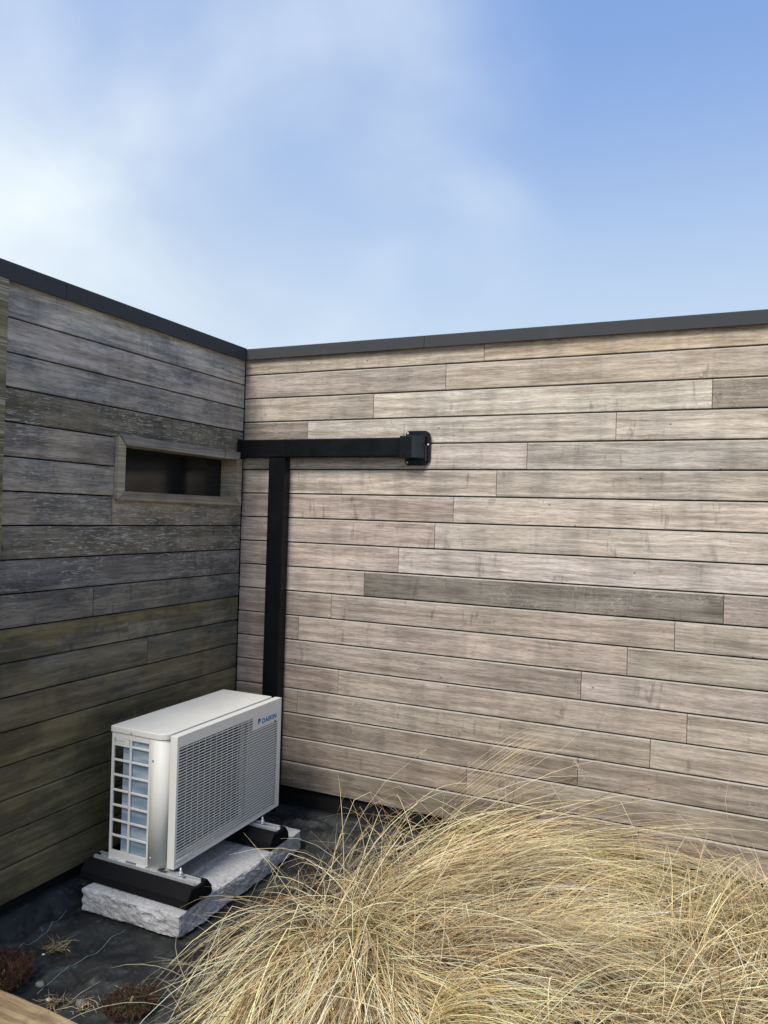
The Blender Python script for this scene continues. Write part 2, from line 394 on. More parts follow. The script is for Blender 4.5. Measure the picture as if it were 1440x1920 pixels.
def thread(pix):
    pts = []
    P3 = [onz(u, v, 0.012) for u, v in pix]
    for i in range(len(P3)-1):
        for t_ in np.linspace(0, 1, 9)[:(9 if i == len(P3)-2 else 8)]:
            q = P3[i]*(1-t_)+P3[i+1]*t_
            pts.append((q[0], q[1], float(mem_z(q[0], q[1]))+0.0012))
    MB().tube(pts, 0.0011, 5).build('marker_thread', 'thread', mem)
thread([(20, 1776), (45, 1768), (70, 1752), (88, 1738), (110, 1716), (126, 1700)])
thread([(70, 1862), (88, 1846), (125, 1822), (160, 1800), (200, 1768), (237, 1735)])
thread([(252, 1862), (300, 1828), (338, 1796), (372, 1770)])
thread([(372, 1770), (420, 1732), (470, 1690), (520, 1655)])

# ------------------------------------------------------------------ timber walls
P = 0.14
def srgb(*c): return tuple(((q/255)/12.92 if q/255 < 0.04045 else (((q/255)+0.055)/1.055)**2.4) for q in c)
def board_mesh(L, H, th=0.021, ch=0.0034):
    prof = [(0, 0.0), (0, H)]
    # local: x along, y depth (front at y=0, back +th), z up
    pr = [(th, 0), (ch*0.7, 0), (0, ch*0.7), (0, H-0.0062), (0.0036, H), (th, H)]
    e = 0.0012
    vs_ = []
    for xx, sh in ((0, 1), (e, 0), (L-e, 0), (L, 1)):
        for y_, z_ in pr: vs_.append((xx, y_+(e if sh and y_ < th else 0), z_))
    fs = []
    for k in range(3):
        for i in range(6): fs.append((k*6+i, k*6+(i+1) % 6, (k+1)*6+(i+1) % 6, (k+1)*6+i))
    fs += [tuple(range(6)), tuple(range(18, 24))]
    me = MB().add(vs_, fs).mesh('board')
    return me
def board(parent, wall, s0, s1, z0, z1, tint, mat):
    """wall 'R': runs along +x on y=0; wall 'L': runs along -y on x=0"""
    me = board_mesh(s1-s0, z1-z0)
    o = obj('board', me, mat, parent)
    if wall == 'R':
        me.materials.append(M['arris'])                    # top edge of each board, painted paler as a sky highlight
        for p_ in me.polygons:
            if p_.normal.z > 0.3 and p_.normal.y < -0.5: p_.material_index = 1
    pr = rng.uniform(-0.0012, 0.0012)
    if wall == 'R': o.location = (s0, pr, z0)
    else:
        # local x -> +y, local y(depth) -> -x
        o.rotation_euler = (0, 0, R(90)); o.location = (pr, -s1, z0)
    o.color = (*tint, 1); return o
def jit(c, k=0.06, mean=None):
    if mean: c = tuple(q*0.42+m_*0.58*(sum(c)/sum(mean)) for q, m_ in zip(c, mean))
    b_ = 1+rng.uniform(-k, k); return tuple(min(1, q*b_*(1+rng.uniform(-0.02, 0.02))) for q in c)

wr = thing('timber_wall', 'pale weathered horizontal board wall carrying the black duct, on the right', 'wall', (0, 0, 0.165))
def child_world(parent, o):
    o.matrix_parent_inverse = parent.matrix_basis.inverted()
XE = 5.2
g = 0.0031
warm = srgb(196, 176, 148); tan = srgb(188, 172, 150); grey = srgb(190, 182, 170); pink = srgb(190, 176, 168)
pal = {  # row: list of (end x, tint)
 0: [(1.48, srgb(190, 174, 152)), (XE, srgb(200, 176, 142))],
 1: [(1.273, srgb(184, 169, 152)), (XE, srgb(194, 179, 156))],
 2: [(0.854, srgb(187, 172, 156)), (2.569, srgb(206, 200, 187)), (XE, srgb(165, 154, 138))],
 3: [(0.441, srgb(155, 143, 130)), (2.148, srgb(193, 186, 172)), (XE, srgb(195, 186, 170))],
 4: [(1.719, srgb(196, 187, 175)), (XE, srgb(184, 179, 169))],
 5: [(1.565, srgb(194, 181, 166)), (XE, srgb(185, 180, 170))],
 6: [(1.336, srgb(184, 169, 156)), (XE, srgb(193, 183, 176))],
 7: [(1.236, srgb(186, 171, 159)), (XE, srgb(196, 187, 182))],
 8: [(1.031, srgb(187, 172, 164)), (XE, srgb(195, 187, 183))],
 9: [(0.830, srgb(190, 177, 164)), (2.64, srgb(133, 130, 119)), (XE, srgb(160, 150, 142))],
 10: [(0.628, srgb(178, 162, 148)), (2.436, srgb(178, 167, 151)), (XE, srgb(190, 183, 170))],
 11: [(0.418, srgb(172, 157, 143)), (2.229, srgb(184, 172, 160)), (XE, srgb(178, 170, 156))],
 12: [(2.017, srgb(176, 164, 151)), (XE, srgb(184, 176, 163))],
 13: [(0.686, srgb(176, 161, 146)), (2.50, srgb(180, 170, 156)), (XE, srgb(180, 172, 160))],
 14: [(0.425, srgb(172, 157, 140)), (2.343, srgb(179, 168, 152)), (XE, srgb(190, 182, 164))],
 15: [(2.013, srgb(168, 154, 138)), (XE, srgb(170, 159, 146))],
 16: [(1.45, srgb(166, 152, 135)), (XE, srgb(178, 168, 150))],
 17: [(2.3, srgb(160, 146, 128)), (XE, srgb(172, 160, 142))]}
for k, segs in pal.items():
    z1 = 2.67 if k == 0 else 2.55-(k-1)*P-g
    z0 = 2.55-k*P+g
    if k == 17: z0 = 0.166
    x = 0.0035
    for xe, c in segs:
        low = 1.10-0.13*float(sm(8, 13, k))-0.16*float(sm(13, 17, k))  # lower-left boards darker, browner: splash dirt plus shade painted into the tint
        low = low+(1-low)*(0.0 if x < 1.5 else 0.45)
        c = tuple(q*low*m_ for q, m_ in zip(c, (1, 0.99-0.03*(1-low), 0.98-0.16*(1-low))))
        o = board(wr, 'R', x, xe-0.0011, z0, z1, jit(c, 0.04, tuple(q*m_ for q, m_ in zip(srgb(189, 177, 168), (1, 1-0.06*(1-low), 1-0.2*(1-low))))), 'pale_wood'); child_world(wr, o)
        if k == 9 and xe == 2.64: o['label'] = 'darker grey board'
        x = xe+0.0011
o = MB().box(-0.35, XE, 0.023, 0.30, -0.02, 2.66).build('backing', 'void', wr); child_world(wr, o)
def coping_R(x0, x1):
    # face, drip lip and top flashing of a folded metal profile
    pr = [(-0.022, 2.640), (-0.022, 2.700), (-0.018, 2.704), (0.32, 2.712), (0.32, 2.700), (-0.012, 2.694), (-0.012, 2.640)]
    o = MB().prism(pr, 'x', x0, x1).build('coping', 'coping', wr); child_world(wr, o); return o
coping_R(-0.022, 1.151); coping_R(1.1535, 3.65); coping_R(3.6525, XE)

wl = thing('timber_wall', 'darker algae-stained board wall with a small slot window, on the left', 'wall', (0, -1.6, 0.105))
LZ = 2.493
dgr = srgb(128, 124, 116); dbl = srgb(100, 100, 98); dbr = srgb(104, 98, 84)
WY0, WY1, WZ0, WZ1 = 0.036, 1.032, 1.772, 2.085    # window, as distance from the corner
E1 = 1.656
ljoin = {3: [0.639], 6: [0.463, 1.04], 8: [0.41], 9: [1.138], 10: [0.909], 11: [0.768], 12: [0.32], 14: [1.21], 16: [0.56]}
ltint = {0: (168, 162, 150), 1: (158, 151, 140), 2: (152, 146, 137), 3: (118, 112, 98), 4: (140, 132, 120), 5: (146, 139, 126),
         6: (134, 127, 114), 7: (120, 115, 104), 8: (116, 114, 110), 9: (118, 114, 106), 10: (116, 112, 100), 11: (114, 112, 106),
         12: (108, 105, 98), 13: (118, 108, 86), 14: (120, 110, 88), 15: (124, 113, 88), 16: (118, 108, 84), 17: (116, 106, 82)}
ltint = {k: tuple(q*(1.36+0.34*(k < 3)+0.16*(3 < k < 7)) for q in srgb(*c)) for k, c in ltint.items()}
for k in range(18):
    z1 = 2.66 if k == 0 else LZ-(k-1)*P-g
    z0 = LZ-k*P+g if k < 17 else 0.108
    cuts = [0.0035]+ljoin.get(k, [])+[E1-0.002]
    spans = list(zip(cuts[:-1], cuts[1:]))
    if k in (4, 5): spans = [(WY1+0.001, E1-0.002)]
    for s0, s1 in spans:
        o = board(wl, 'L', s0+0.001, s1-0.001, z0, z1, jit(ltint[k], 0.07), 'algae_wood'); child_world(wl, o)
    o = board(wl, 'L', 1.748, 3.6, z0, z1, jit(ltint[k], 0.07), 'algae_wood'); child_world(wl, o)
# backing with the window hole left open
for (a0, a1, b0, b1) in ((-0.30, WY0+0.02, -0.02, 2.66), (WY0+0.02, WY1-0.02, -0.02, WZ0+0.02), (WY0+0.02, WY1-0.02, WZ1-0.02, 2.66), (WY1-0.02, 3.6, -0.02, 2.66)):
    o = MB().box(-0.26, -0.023, -a1, -a0, b0, b1).build('backing', 'void', wl); child_world(wl, o)
o = MB().prism([(0.028, -1.657), (0.028, -1.745), (-0.02, -1.745), (-0.02, -1.657)], 'z', 0.06, 2.632).build('trim_post', 'algae_wood', wl, 0.003); child_world(wl, o)
o.color = (*srgb(150, 142, 112), 1)
def coping_L(y0, y1):
    pr = [(0.022, 2.633), (0.022, 2.7035), (0.018, 2.7075), (-0.32, 2.7155), (-0.32, 2.7035), (0.012, 2.6975), (0.012, 2.633)]
    o = MB().prism(pr, 'y', y0, y1).build('coping', 'coping', wl); child_world(wl, o); return o
coping_L(-3.6, -1.3693); coping_L(-1.3667, -0.024)
# slot window
win = MB().box(-0.10, -0.094, -(WY1-0.03), -(WY0+0.03), WZ0+0.03, WZ1-0.03).build('window', 'glass', wl); child_world(wl, win)
fw_ = 0.046
def frame_bar(prof, x0=-0.115, x1=0.024, tint=srgb(150, 140, 122)):
    o = MB().prism(prof, 'x', x0, x1).build('frame_bar', 'window_frame', win, 0.0022)
    o.color = (*(min(1, q*1.3) for q in jit(tint, 0.05)), 1)
    return o
a0, a1 = -WY1, -WY0
e = 0.0006
frame_bar([(a0, WZ0+e), (a0, WZ1-e), (a0+fw_, WZ1-fw_-e), (a0+fw_, WZ0+fw_+e)], tint=srgb(168, 160, 142))
frame_bar([(a1, WZ1-e), (a1, WZ0+e), (a1-fw_, WZ0+fw_+e), (a1-fw_, WZ1-fw_-e)], tint=srgb(172, 160, 138))
frame_bar([(a0+e, WZ1), (a1-e, WZ1), (a1-fw_-e, WZ1-fw_), (a0+fw_+e, WZ1-fw_)], x1=0.030, tint=srgb(140, 136, 128))
frame_bar([(a0+e, WZ0), (a0+fw_+e, WZ0+fw_), (a1-fw_-e, WZ0+fw_), (a1-e, WZ0)], x1=0.027, tint=srgb(142, 134, 120))

# ------------------------------------------------------------------ cable duct
du = thing('cable_duct', 'black plastic T-shaped pipe duct fixed to the pale board wall', 'duct', (0.281, 0, 0))
def dpart(mb, name, mat='duct', bevel=0.0, seg=2, parent=None):
    o = mb.build(name, mat, parent or du, bevel, seg); o.matrix_parent_inverse = du.matrix_basis.inverted(); return o
dpart(MB().box(0.0285, 1.086, -0.070, -0.002, 2.053, 2.158), 'horizontal_duct', bevel=0.006, seg=3)
dpart(MB().box(0.2275, 0.3345, -0.067, -0.0025, 0.03, 2.0525), 'vertical_duct', bevel=0.006, seg=3)
dpart(MB().box(0.012, 0.0282, -0.074, -0.002, 2.049, 2.162), 'end_cap', bevel=0.004)
dpart(MB().box(0.222, 0.340, -0.0725, -0.0702, 2.060, 2.151), 'tee_cover', bevel=0.0005, seg=1)
dpart(MB().box(0.2335, 0.3285, -0.0705, -0.0672, 0.25, 2.046), 'lid', bevel=0.0012)
dpart(MB().box(0.345, 1.040, -0.0732, -0.0702, 2.059, 2.152), 'lid', bevel=0.0012)
# wall rosette: rounded plate, hooded elbow and screws
def rrect(x0, x1, z0, z1, rl, rr, n=7):
    pts = []
    for cx_, cz_, r_, s in ((x1-rr, z1-rr, rr, 0), (x0+rl, z1-rl, rl, 90), (x0+rl, z0+rl, rl, 180), (x1-rr, z0+rr, rr, 270)):
        for i in range(n+1): a_ = R(s+90*i/n); pts.append((cx_+r_*math.cos(a_), cz_+r_*math.sin(a_)))
    return pts
plate = dpart(MB().prism(rrect(1.058, 1.203, 2.012, 2.198, 0.020, 0.040), 'y', -0.012, -0.002), 'wall_plate', 'duct_cap', 0.004, 3)
prof = [(1.050, -0.0125)] + [(1.050, -0.076), (1.120, -0.076)]
for i in range(1, 10):
    a_ = R(90-10*i); prof.append((1.120+0.058*math.cos(a_), -0.018-0.058*math.sin(a_)))
prof.append((1.178, -0.0125))
mb = MB(); mb.prism(prof, 'z', 2.046, 2.166)
dpart(mb, 'elbow_hood', 'duct_cap', 0.005, 3)
dpart(MB().prism([(1.1785, -0.0125), (1.1785, -0.030), (1.187, -0.020), (1.187, -0.0125)], 'z', 2.035, 2.12), 'rib', 'duct_cap', 0.002)
for sx_, sz_ in ((1.072, 2.183), (1.190, 2.122), (1.072, 2.028)):
    dpart(MB().tube([(sx_, -0.0125, sz_), (sx_, -0.0165, sz_), (sx_, -0.018, sz_)], [0.0055, 0.0055, 0.003], 10), 'screw', 'steel')

# ------------------------------------------------------------------ concrete slab
def slab_mesh():
    x0, x1, y0, y1 = SLAB; H = 0.10
    bm = bmesh.new()
    bmesh.ops.create_cube(bm, size=1.0)
    for v in bm.verts: v.co = Vector(((x0+x1)/2+v.co.x*(x1-x0), (y0+y1)/2+v.co.y*(y1-y0), H/2+v.co.z*H))
    bmesh.ops.bevel(bm, geom=list(bm.edges), offset=0.012, segments=2, affect='EDGES', profile=0.6)
    bmesh.ops.subdivide_edges(bm, edges=[e for e in bm.edges if e.calc_length() > 0.2], cuts=44, use_grid_fill=True)
    bmesh.ops.subdivide_edges(bm, edges=[e for e in bm.edges if abs(e.verts[0].co.z-e.verts[1].co.z) > 0.04], cuts=9, use_grid_fill=True)
    for v in bm.verts:
        x, y, z = v.co
        side = max(0.0, 1-min(abs(x-x0), abs(x-x1), abs(y-y0), abs(y-y1))/0.03)
        s = x+y*1.3
        n1 = float(fbm(s*5+z*6, z*11+s*1.1, 3)); n2 = float(np.abs(fbm(s*16+z*14, z*26-s*7, 3)))
        nrm = Vector((x-(x0+x1)/2, (y-(y0+y1)/2)*0.55, 0)).normalized()
        d = side*(0.022*n1-0.020*min(n2, .5)+0.004) if 0.002 < z < 0.0995 else side*0.012*n1
        v.co += nrm*d
        if z < 0.01: v.co.z = max(0.001, v.co.z+side*0.018*max(0, float(fbm(s*7+3, s*2, 3))))
        elif z > 0.09: v.co.z += 0.002*float(fbm(x*9, y*9, 3)) - side*0.006*max(0, n2)
    bm.faces.ensure_lookup_table()
    me = bpy.data.meshes.new('concrete_slab'); bm.to_mesh(me); bm.free(); return me
slab = tag(obj('concrete_slab', slab_mesh(), 'concrete'), 'rough-edged grey concrete slab lying on the black ground membrane', 'slab')

# ------------------------------------------------------------------ rubber feet
def foot(y0, y1, label):
    t_ = thing('rubber_foot', label, 'support block', (0.39, (y0+y1)/2, 0.102), 'rubber support blocks')
    def pt(mb, name, mat, bv=0.0, seg=2):
        o = mb.build(name, mat, t_, bv, seg); o.matrix_parent_inverse = t_.matrix_basis.inverted(); return o
    ym = (y0+y1)/2
    pr = [(y0+0.008, 0.1025), (y0, 0.112), (y0+0.004, 0.140), (y0+0.034, 0.176), (ym-0.024, 0.178), (ym-0.024, 0.170), (ym+0.024, 0.170), (ym+0.024, 0.178),
          (y1-0.034, 0.176), (y1-0.004, 0.140), (y1, 0.112), (y1-0.008, 0.1025)]
    pt(MB().prism(pr, 'x', 0.095, 0.681), 'block', 'rubber', 0.004)
    # galvanised C rail let into the top
    for q0, q1 in ((ym-0.0235, ym-0.0215), (ym+0.0215, ym+0.0235)):
        pt(MB().box(0.112, 0.668, q0, q1, 0.1705, 0.1885), 'rail_flange', 'steel')
    pt(MB().box(0.112, 0.668, ym-0.0212, ym+0.0212, 0.1705, 0.1722), 'rail_base', 'steel')
    for q0, q1 in ((ym-0.0212, ym-0.011), (ym+0.011, ym+0.0212)):
        pt(MB().box(0.112, 0.668, q0, q1, 0.1868, 0.1885), 'rail_lip', 'steel')
    bo = pt(MB().tube([(0.578, ym, 0.1735), (0.578, ym, 0.222)], 0.0042, 8), 'bolt', 'steel')
    for zz_ in (0.1890, 0.1985):
        o = MB().tube([(0.578, ym, zz_), (0.578, ym, zz_+0.0065)], 0.0095, 6).build('nut', 'steel', bo)
    return t_
foot(-1.263, -1.091, 'black rubber block with steel rail under the near end of the outdoor unit')
foot(-0.645, -0.473, 'black rubber block with steel rail under the far end of the outdoor unit')

# ------------------------------------------------------------------ outdoor unit
ac = thing('outdoor_unit', 'cream air conditioner outdoor unit standing on black rubber blocks', 'air conditioner', (0.34, -0.78, 0.188))
def ap(mb, name, mat='cream', bv=0.0, seg=2, parent=None):
    o = mb.build(name, mat, parent or ac, bv, seg)
    if parent is None: o.matrix_parent_inverse = ac.matrix_basis.inverted()      # parts keep world coordinates, so sub-parts need no inverse
    return o
BX0, BX1, BY0, BY1, BZ0, BZ1 = 0.187, 0.490, -1.190, -0.378, 0.190, 0.772
def shell(path, z0, z1, th=0.003):
    """thin upright sheet following a plan path"""
    pts = [Vector((p_[0], p_[1])) for p_ in path]; n_ = len(pts); off = []
    for i in range(n_):
        d = (pts[min(i+1, n_-1)]-pts[max(i-1, 0)]).normalized(); off.append(pts[i]+Vector((-d.y, d.x))*th)
    out = pts+off[::-1]
    return MB().prism([(q.x, q.y) for q in out], 'z', z0, z1)
rad = 0.048
arc = [(BX1-rad+rad*math.sin(R(a_)), BY0+rad-rad*math.cos(R(a_))) for a_ in range(0, 91, 10)]
corner = ap(shell([(0.409, BY0)]+arc+[(BX1, BY0+0.075)], BZ0-0.006, 0.7445), 'corner_panel')
for f_ in corner.data.polygons: f_.use_smooth = abs(f_.normal.z) < 0.5 and f_.area < 0.02
ap(shell([(BX1, -0.64), (BX1, BY1), (BX0, BY1), (BX0, BY1-0.04)], BZ0, 0.7445), 'service_panel')
ap(MB().box(BX1-0.003, BX1, BY0+0.0755, -0.6405, BZ0, 0.235), 'front_sill')
ap(MB().box(BX1-0.003, BX1, BY0+0.0755, -0.6405, 0.715, 0.7445), 'front_header')
ap(MB().box(BX0+0.001, BX1-0.005, BY0+0.006, BY1-0.005, BZ0+0.001, BZ0+0.006), 'base_pan', 'inner')
# interior: coil along back and side, bulkhead, fan
ap(MB().box(0.245, 0.405, BY0+0.012, BY0+0.034, 0.197, 0.742), 'side_coil', 'fins')
ap(MB().box(0.215, 0.237, BY0+0.05, -0.42, 0.197, 0.742), 'back_coil', 'fins')
ap(MB().box(0.2375, 0.484, -0.652, -0.646, 0.197, 0.742), 'bulkhead', 'inner')
ap(MB().box(0.240, 0.246, BY0+0.06, -0.66, 0.197, 0.742), 'fan_backing', 'inner')
fan = ap(MB().tube([(0.40, -0.90, 0.475), (0.455, -0.90, 0.475), (0.462, -0.90, 0.475)], [0.055, 0.05, 0.03], 20), 'fan', 'inner')
for k in range(3):
    mb = MB(); vs_ = []
    for i in range(7):
        r_ = 0.05+0.155*i/6
        for a_, dx_ in ((0.0, 0.0), (0.5, 0.02), (1.0, 0.045)):
            th_ = k*2*math.pi/3+a_*1.15+0.25*i/6
            vs_.append((0.415+dx_, -0.90+r_*math.cos(th_), 0.475+r_*math.sin(th_)))
    mb.add(vs_, [(i*3+j, i*3+j+1, i*3+j+4, i*3+j+3) for i in range(6) for j in range(2)], True)
    ap(mb, 'fan_blade', 'inner', parent=fan)
# back wire guard posts and top
top = ap(MB().prism([(BX0-0.004, BY0-0.004), (BX1-rad, BY0-0.004)]+[(BX1-rad+(rad+0.004)*math.sin(R(a_)), BY0+rad-(rad+0.004)*math.cos(R(a_))) for a_ in range(10, 91, 10)]
   +[(BX1+0.004, BY1+0.004), (BX0-0.004, BY1+0.004)], 'z', 0.7455, 0.7735), 'top_panel', 'cream', 0.005, 3)
for sxy in ((0.302, BY0-0.0045, 0.7555),):
    ap(MB().tube([sxy, (sxy[0], sxy[1]-0.002, sxy[2])], 0.0045, 8), 'screw', 'steel', parent=top)
# side grille: frame, bars; each bar a piece
gx = [BX0+0.0005, 0.201, 0.2895, 0.3005, 0.3975, 0.4085]
rows = [0.7225, 0.6935, 0.6885, 0.6320]
zt, zb = 0.722, 0.226
sg = ap(MB().box(gx[4], gx[5], BY0+0.0005, BY0+0.009, 0.192, 0.7445), 'side_grille', 'cream_grille', 0.0015)
ap(MB().box(gx[0], gx[1], BY0+0.0005, BY0+0.009, 0.186, 0.7445), 'stile', 'cream_grille', 0.0015, parent=sg)
ap(MB().box(gx[2], gx[3], BY0+0.0010, BY0+0.008, 0.2265, 0.7215), 'mullion', 'cream_grille', 0.0015, parent=sg)
ap(MB().box(gx[1]+0.0003, gx[4]-0.0003, BY0+0.0005, BY0+0.009, 0.722, 0.7445), 'rail', 'cream_grille', parent=sg)
br = ap(MB().prism([(gx[1]+.0003, 0.190), (0.245, 0.190), (0.250, 0.182), (0.285, 0.182), (0.288, 0.196), (0.345, 0.196), (0.348, 0.182), (gx[4]-.0003, 0.182), (gx[4]-.0003, 0.226), (gx[1]+.0003, 0.226)], 'y', BY0+0.0005, BY0+0.009), 'rail', 'cream_grille', parent=sg)
ap(MB().box(0.288, 0.345, BY0+0.004, BY0+0.010, 0.172, 0.1955), 'drain_notch', plain('grey_steel_plate', (0.22, 0.22, 0.23), 0.5), 0.001, parent=sg)
# seven full cells and a short one at the top
zs = [0.226+0.0666*i for i in range(8)]
for i, z_ in enumerate(zs[1:]):
    for (q0, q1) in ((gx[1]+0.0003, gx[2]-0.0003), (gx[3]+0.0003, gx[4]-0.0003)):
        ap(MB().box(q0, q1, BY0+0.0010, BY0+0.008, z_-0.0045, z_+0.0045), 'bar', 'cream_grille', 0.0015, parent=sg)
ap(MB().box(gx[1]+0.004, gx[2]-0.004, BY0+0.002, BY0+0.0075, 0.6975, 0.7205), 'clip', 'cream', 0.002, parent=sg)
ap(MB().box(gx[1]+0.008, gx[2]-0.03, BY0-0.0012, BY0+0.0018, 0.7135, 0.7185), 'tab', 'cream', 0.0008, parent=sg)
for z_ in (0.655, 0.236):
    ap(MB().tube([(0.4235, BY0+0.0005, z_), (0.4235, BY0-0.003, z_), (0.4235, BY0-0.0035, z_)], [0.0055, 0.005, 0.003], 10), 'screw', 'steel', parent=corner)
# front louvre panel
FX0, FX1, FY0, FY1, FZ0, FZ1 = 0.502, 0.540, -1.176, -0.352, 0.203, 0.768
fp = ap(MB().box(FX0, FX1, FY0, FY0+0.006, FZ0, FZ1), 'front_panel', 'cream_grille', 0.002)
ap(MB().box(FX0, FX1, FY1-0.006, FY1, FZ0, FZ1), 'edge', 'cream_grille', 0.002, parent=fp)
ap(MB().box(FX0, FX1, FY0+0.0063, FY1-0.0063, FZ1-0.006, FZ1), 'edge', 'cream_grille', parent=fp)
ap(MB().box(FX0, FX1, FY0+0.0063, FY1-0.0063, FZ0, FZ0+0.006), 'edge', 'cream_grille', parent=fp)
ap(MB().box(FX1-0.004, FX1-0.0005, FY0+0.0063, FY1-0.0063, 0.719, FZ1-0.0063), 'top_band', 'cream_grille', parent=fp)
ap(MB().box(FX1-0.004, FX1-0.0005, FY0+0.0063, FY1-0.0063, FZ0+0.0063, 0.2195), 'bottom_band', 'cream_grille', parent=fp)
ap(MB().box(FX1-0.004, FX1-0.0005, FY0+0.0063, FY0+0.014, 0.2198, 0.7187), 'left_band', 'cream_grille', parent=fp)
ap(MB().box(FX1-0.004, FX1-0.0005, FY1-0.034, FY1-0.0063, 0.2198, 0.7187), 'right_band', 'cream_grille', parent=fp)
ap(MB().box(FX1-0.0150, FX1-0.0125, -0.640, FY1-0.0065, 0.2198, 0.7187), 'blank_plate', plain('shaded_backing_plate', (0.40, 0.40, 0.385), 0.6), parent=fp)  # light plate greyed to paint in the shade behind the slats
NS = 39; pit = (0.7187-0.2198)/NS
prs = [(FX1-0.0055, -0.0012), (FX1-0.001, -0.0026), (FX1+0.0005, -0.0016), (FX1+0.0005, 0.0020), (FX1-0.001, 0.0026), (FX1-0.0055, 0.0012)]
long_me = None; short_me = None
lz0 = 0.655
for i in range(NS):
    z_ = 0.2198+pit*(i+0.5)-0.001
    long_ = z_ < lz0-0.004
    y1_ = FY1-0.0345 if long_ else -0.6125
    if long_ and long_me is None: long_me = MB().prism(prs, 'y', FY0+0.0143, y1_).mesh('slat'); long_me.materials.append(M['cream_grille'])
    if not long_ and short_me is None: short_me = MB().prism(prs, 'y', FY0+0.0143, y1_).mesh('slat'); short_me.materials.append(M['cream_grille'])
    o = obj('slat', long_me if long_ else short_me, None, fp); o.location = (0, 0, z_)
wire_me = MB().box(FX1-0.0095, FX1-0.0075, -0.0008, 0.0008, 0.2200, 0.7185).mesh('upright'); wire_me.materials.append(M['cream_grille'])
for i in range(12):
    o = obj('upright', wire_me, None, fp); o.location = (0, FY0+0.075+i*0.042, 0)
logo = ap(MB().box(FX1-0.004, FX1-0.0002, -0.612, FY1-0.0345, 0.655, 0.7187), 'badge_plate', 'cream_grille', 0.001, parent=fp)
def text_mesh(body, size, extrude, bold, xs):
    cu = bpy.data.curves.new('lettering', 'FONT'); cu.body = body; cu.size = size; cu.extrude = extrude; cu.offset = bold; cu.space_character = 1.08
    ob = bpy.data.objects.new('lettering', cu); col.objects.link(ob)
    bpy.context.view_layer.update()
    me = bpy.data.meshes.new_from_object(ob.evaluated_get(bpy.context.evaluated_depsgraph_get()))
    bpy.data.objects.remove(ob)
    return me
tm = text_mesh('DAIKIN', 0.038, 0.0006, 0.0011, 1)
xs = [v.co.x for v in tm.vertices]; x_min, x_max = min(xs), max(xs)
for v in tm.vertices:
    a_ = (v.co.x-x_min)/(x_max-x_min)
    v.co = Vector((FX1+0.0004+(0.0004 if v.co.z > 0 else -0.0004), -0.532+a_*0.132, 0.6755+v.co.y*0.86))
o = obj('lettering', tm, 'blue_ink', logo)
ap(MB().prism([(-0.566, 0.676), (-0.566, 0.704), (-0.545, 0.704)], 'x', FX1-0.0001, FX1+0.0007), 'emblem', 'black_ink', parent=logo)
ap(MB().prism([(-0.562, 0.676), (-0.5425, 0.701), (-0.5425, 0.690)], 'x', FX1-0.0001, FX1+0.0007), 'emblem', 'cyan_ink', parent=logo)
ap(MB().box(FX1-0.0001, FX1+0.0006, -0.418, -0.402, 0.6565, 0.6625), 'emblem', 'black_ink', parent=logo)

# ------------------------------------------------------------------ timber edging
def sleeper():
    bm = bmesh.new(); bmesh.ops.create_cube(bm, size=1.0)
    for v in bm.verts: v.co = Vector((v.co.x*4.4, v.co.y*0.20, v.co.z*0.14))
    bmesh.ops.bevel(bm, geom=list(bm.edges), offset=0.012, segments=3, affect='EDGES', profile=0.5)
    bmesh.ops.subdivide_edges(bm, edges=[e for e in bm.edges if e.calc_length() > 1], cuts=120, use_grid_fill=True)
    for v in bm.verts:
        n1 = float(fbm(v.co.x*4, v.co.y*6+v.co.z*8, 3)); v.co.y += 0.012*n1; v.co.z += 0.008*float(fbm(v.co.x*6+3, v.co.y*20, 3))
    me = bpy.data.meshes.new('timber_sleeper'); bm.to_mesh(me); bm.free()
    for f_ in me.polygons: f_.use_smooth = True
    return me
tag(obj('timber_sleeper', sleeper(), 'sleeper', loc=(1.55, -2.045, 0.035)), 'rough brown timber sleeper edging the planting bed at the bottom left', 'timber')

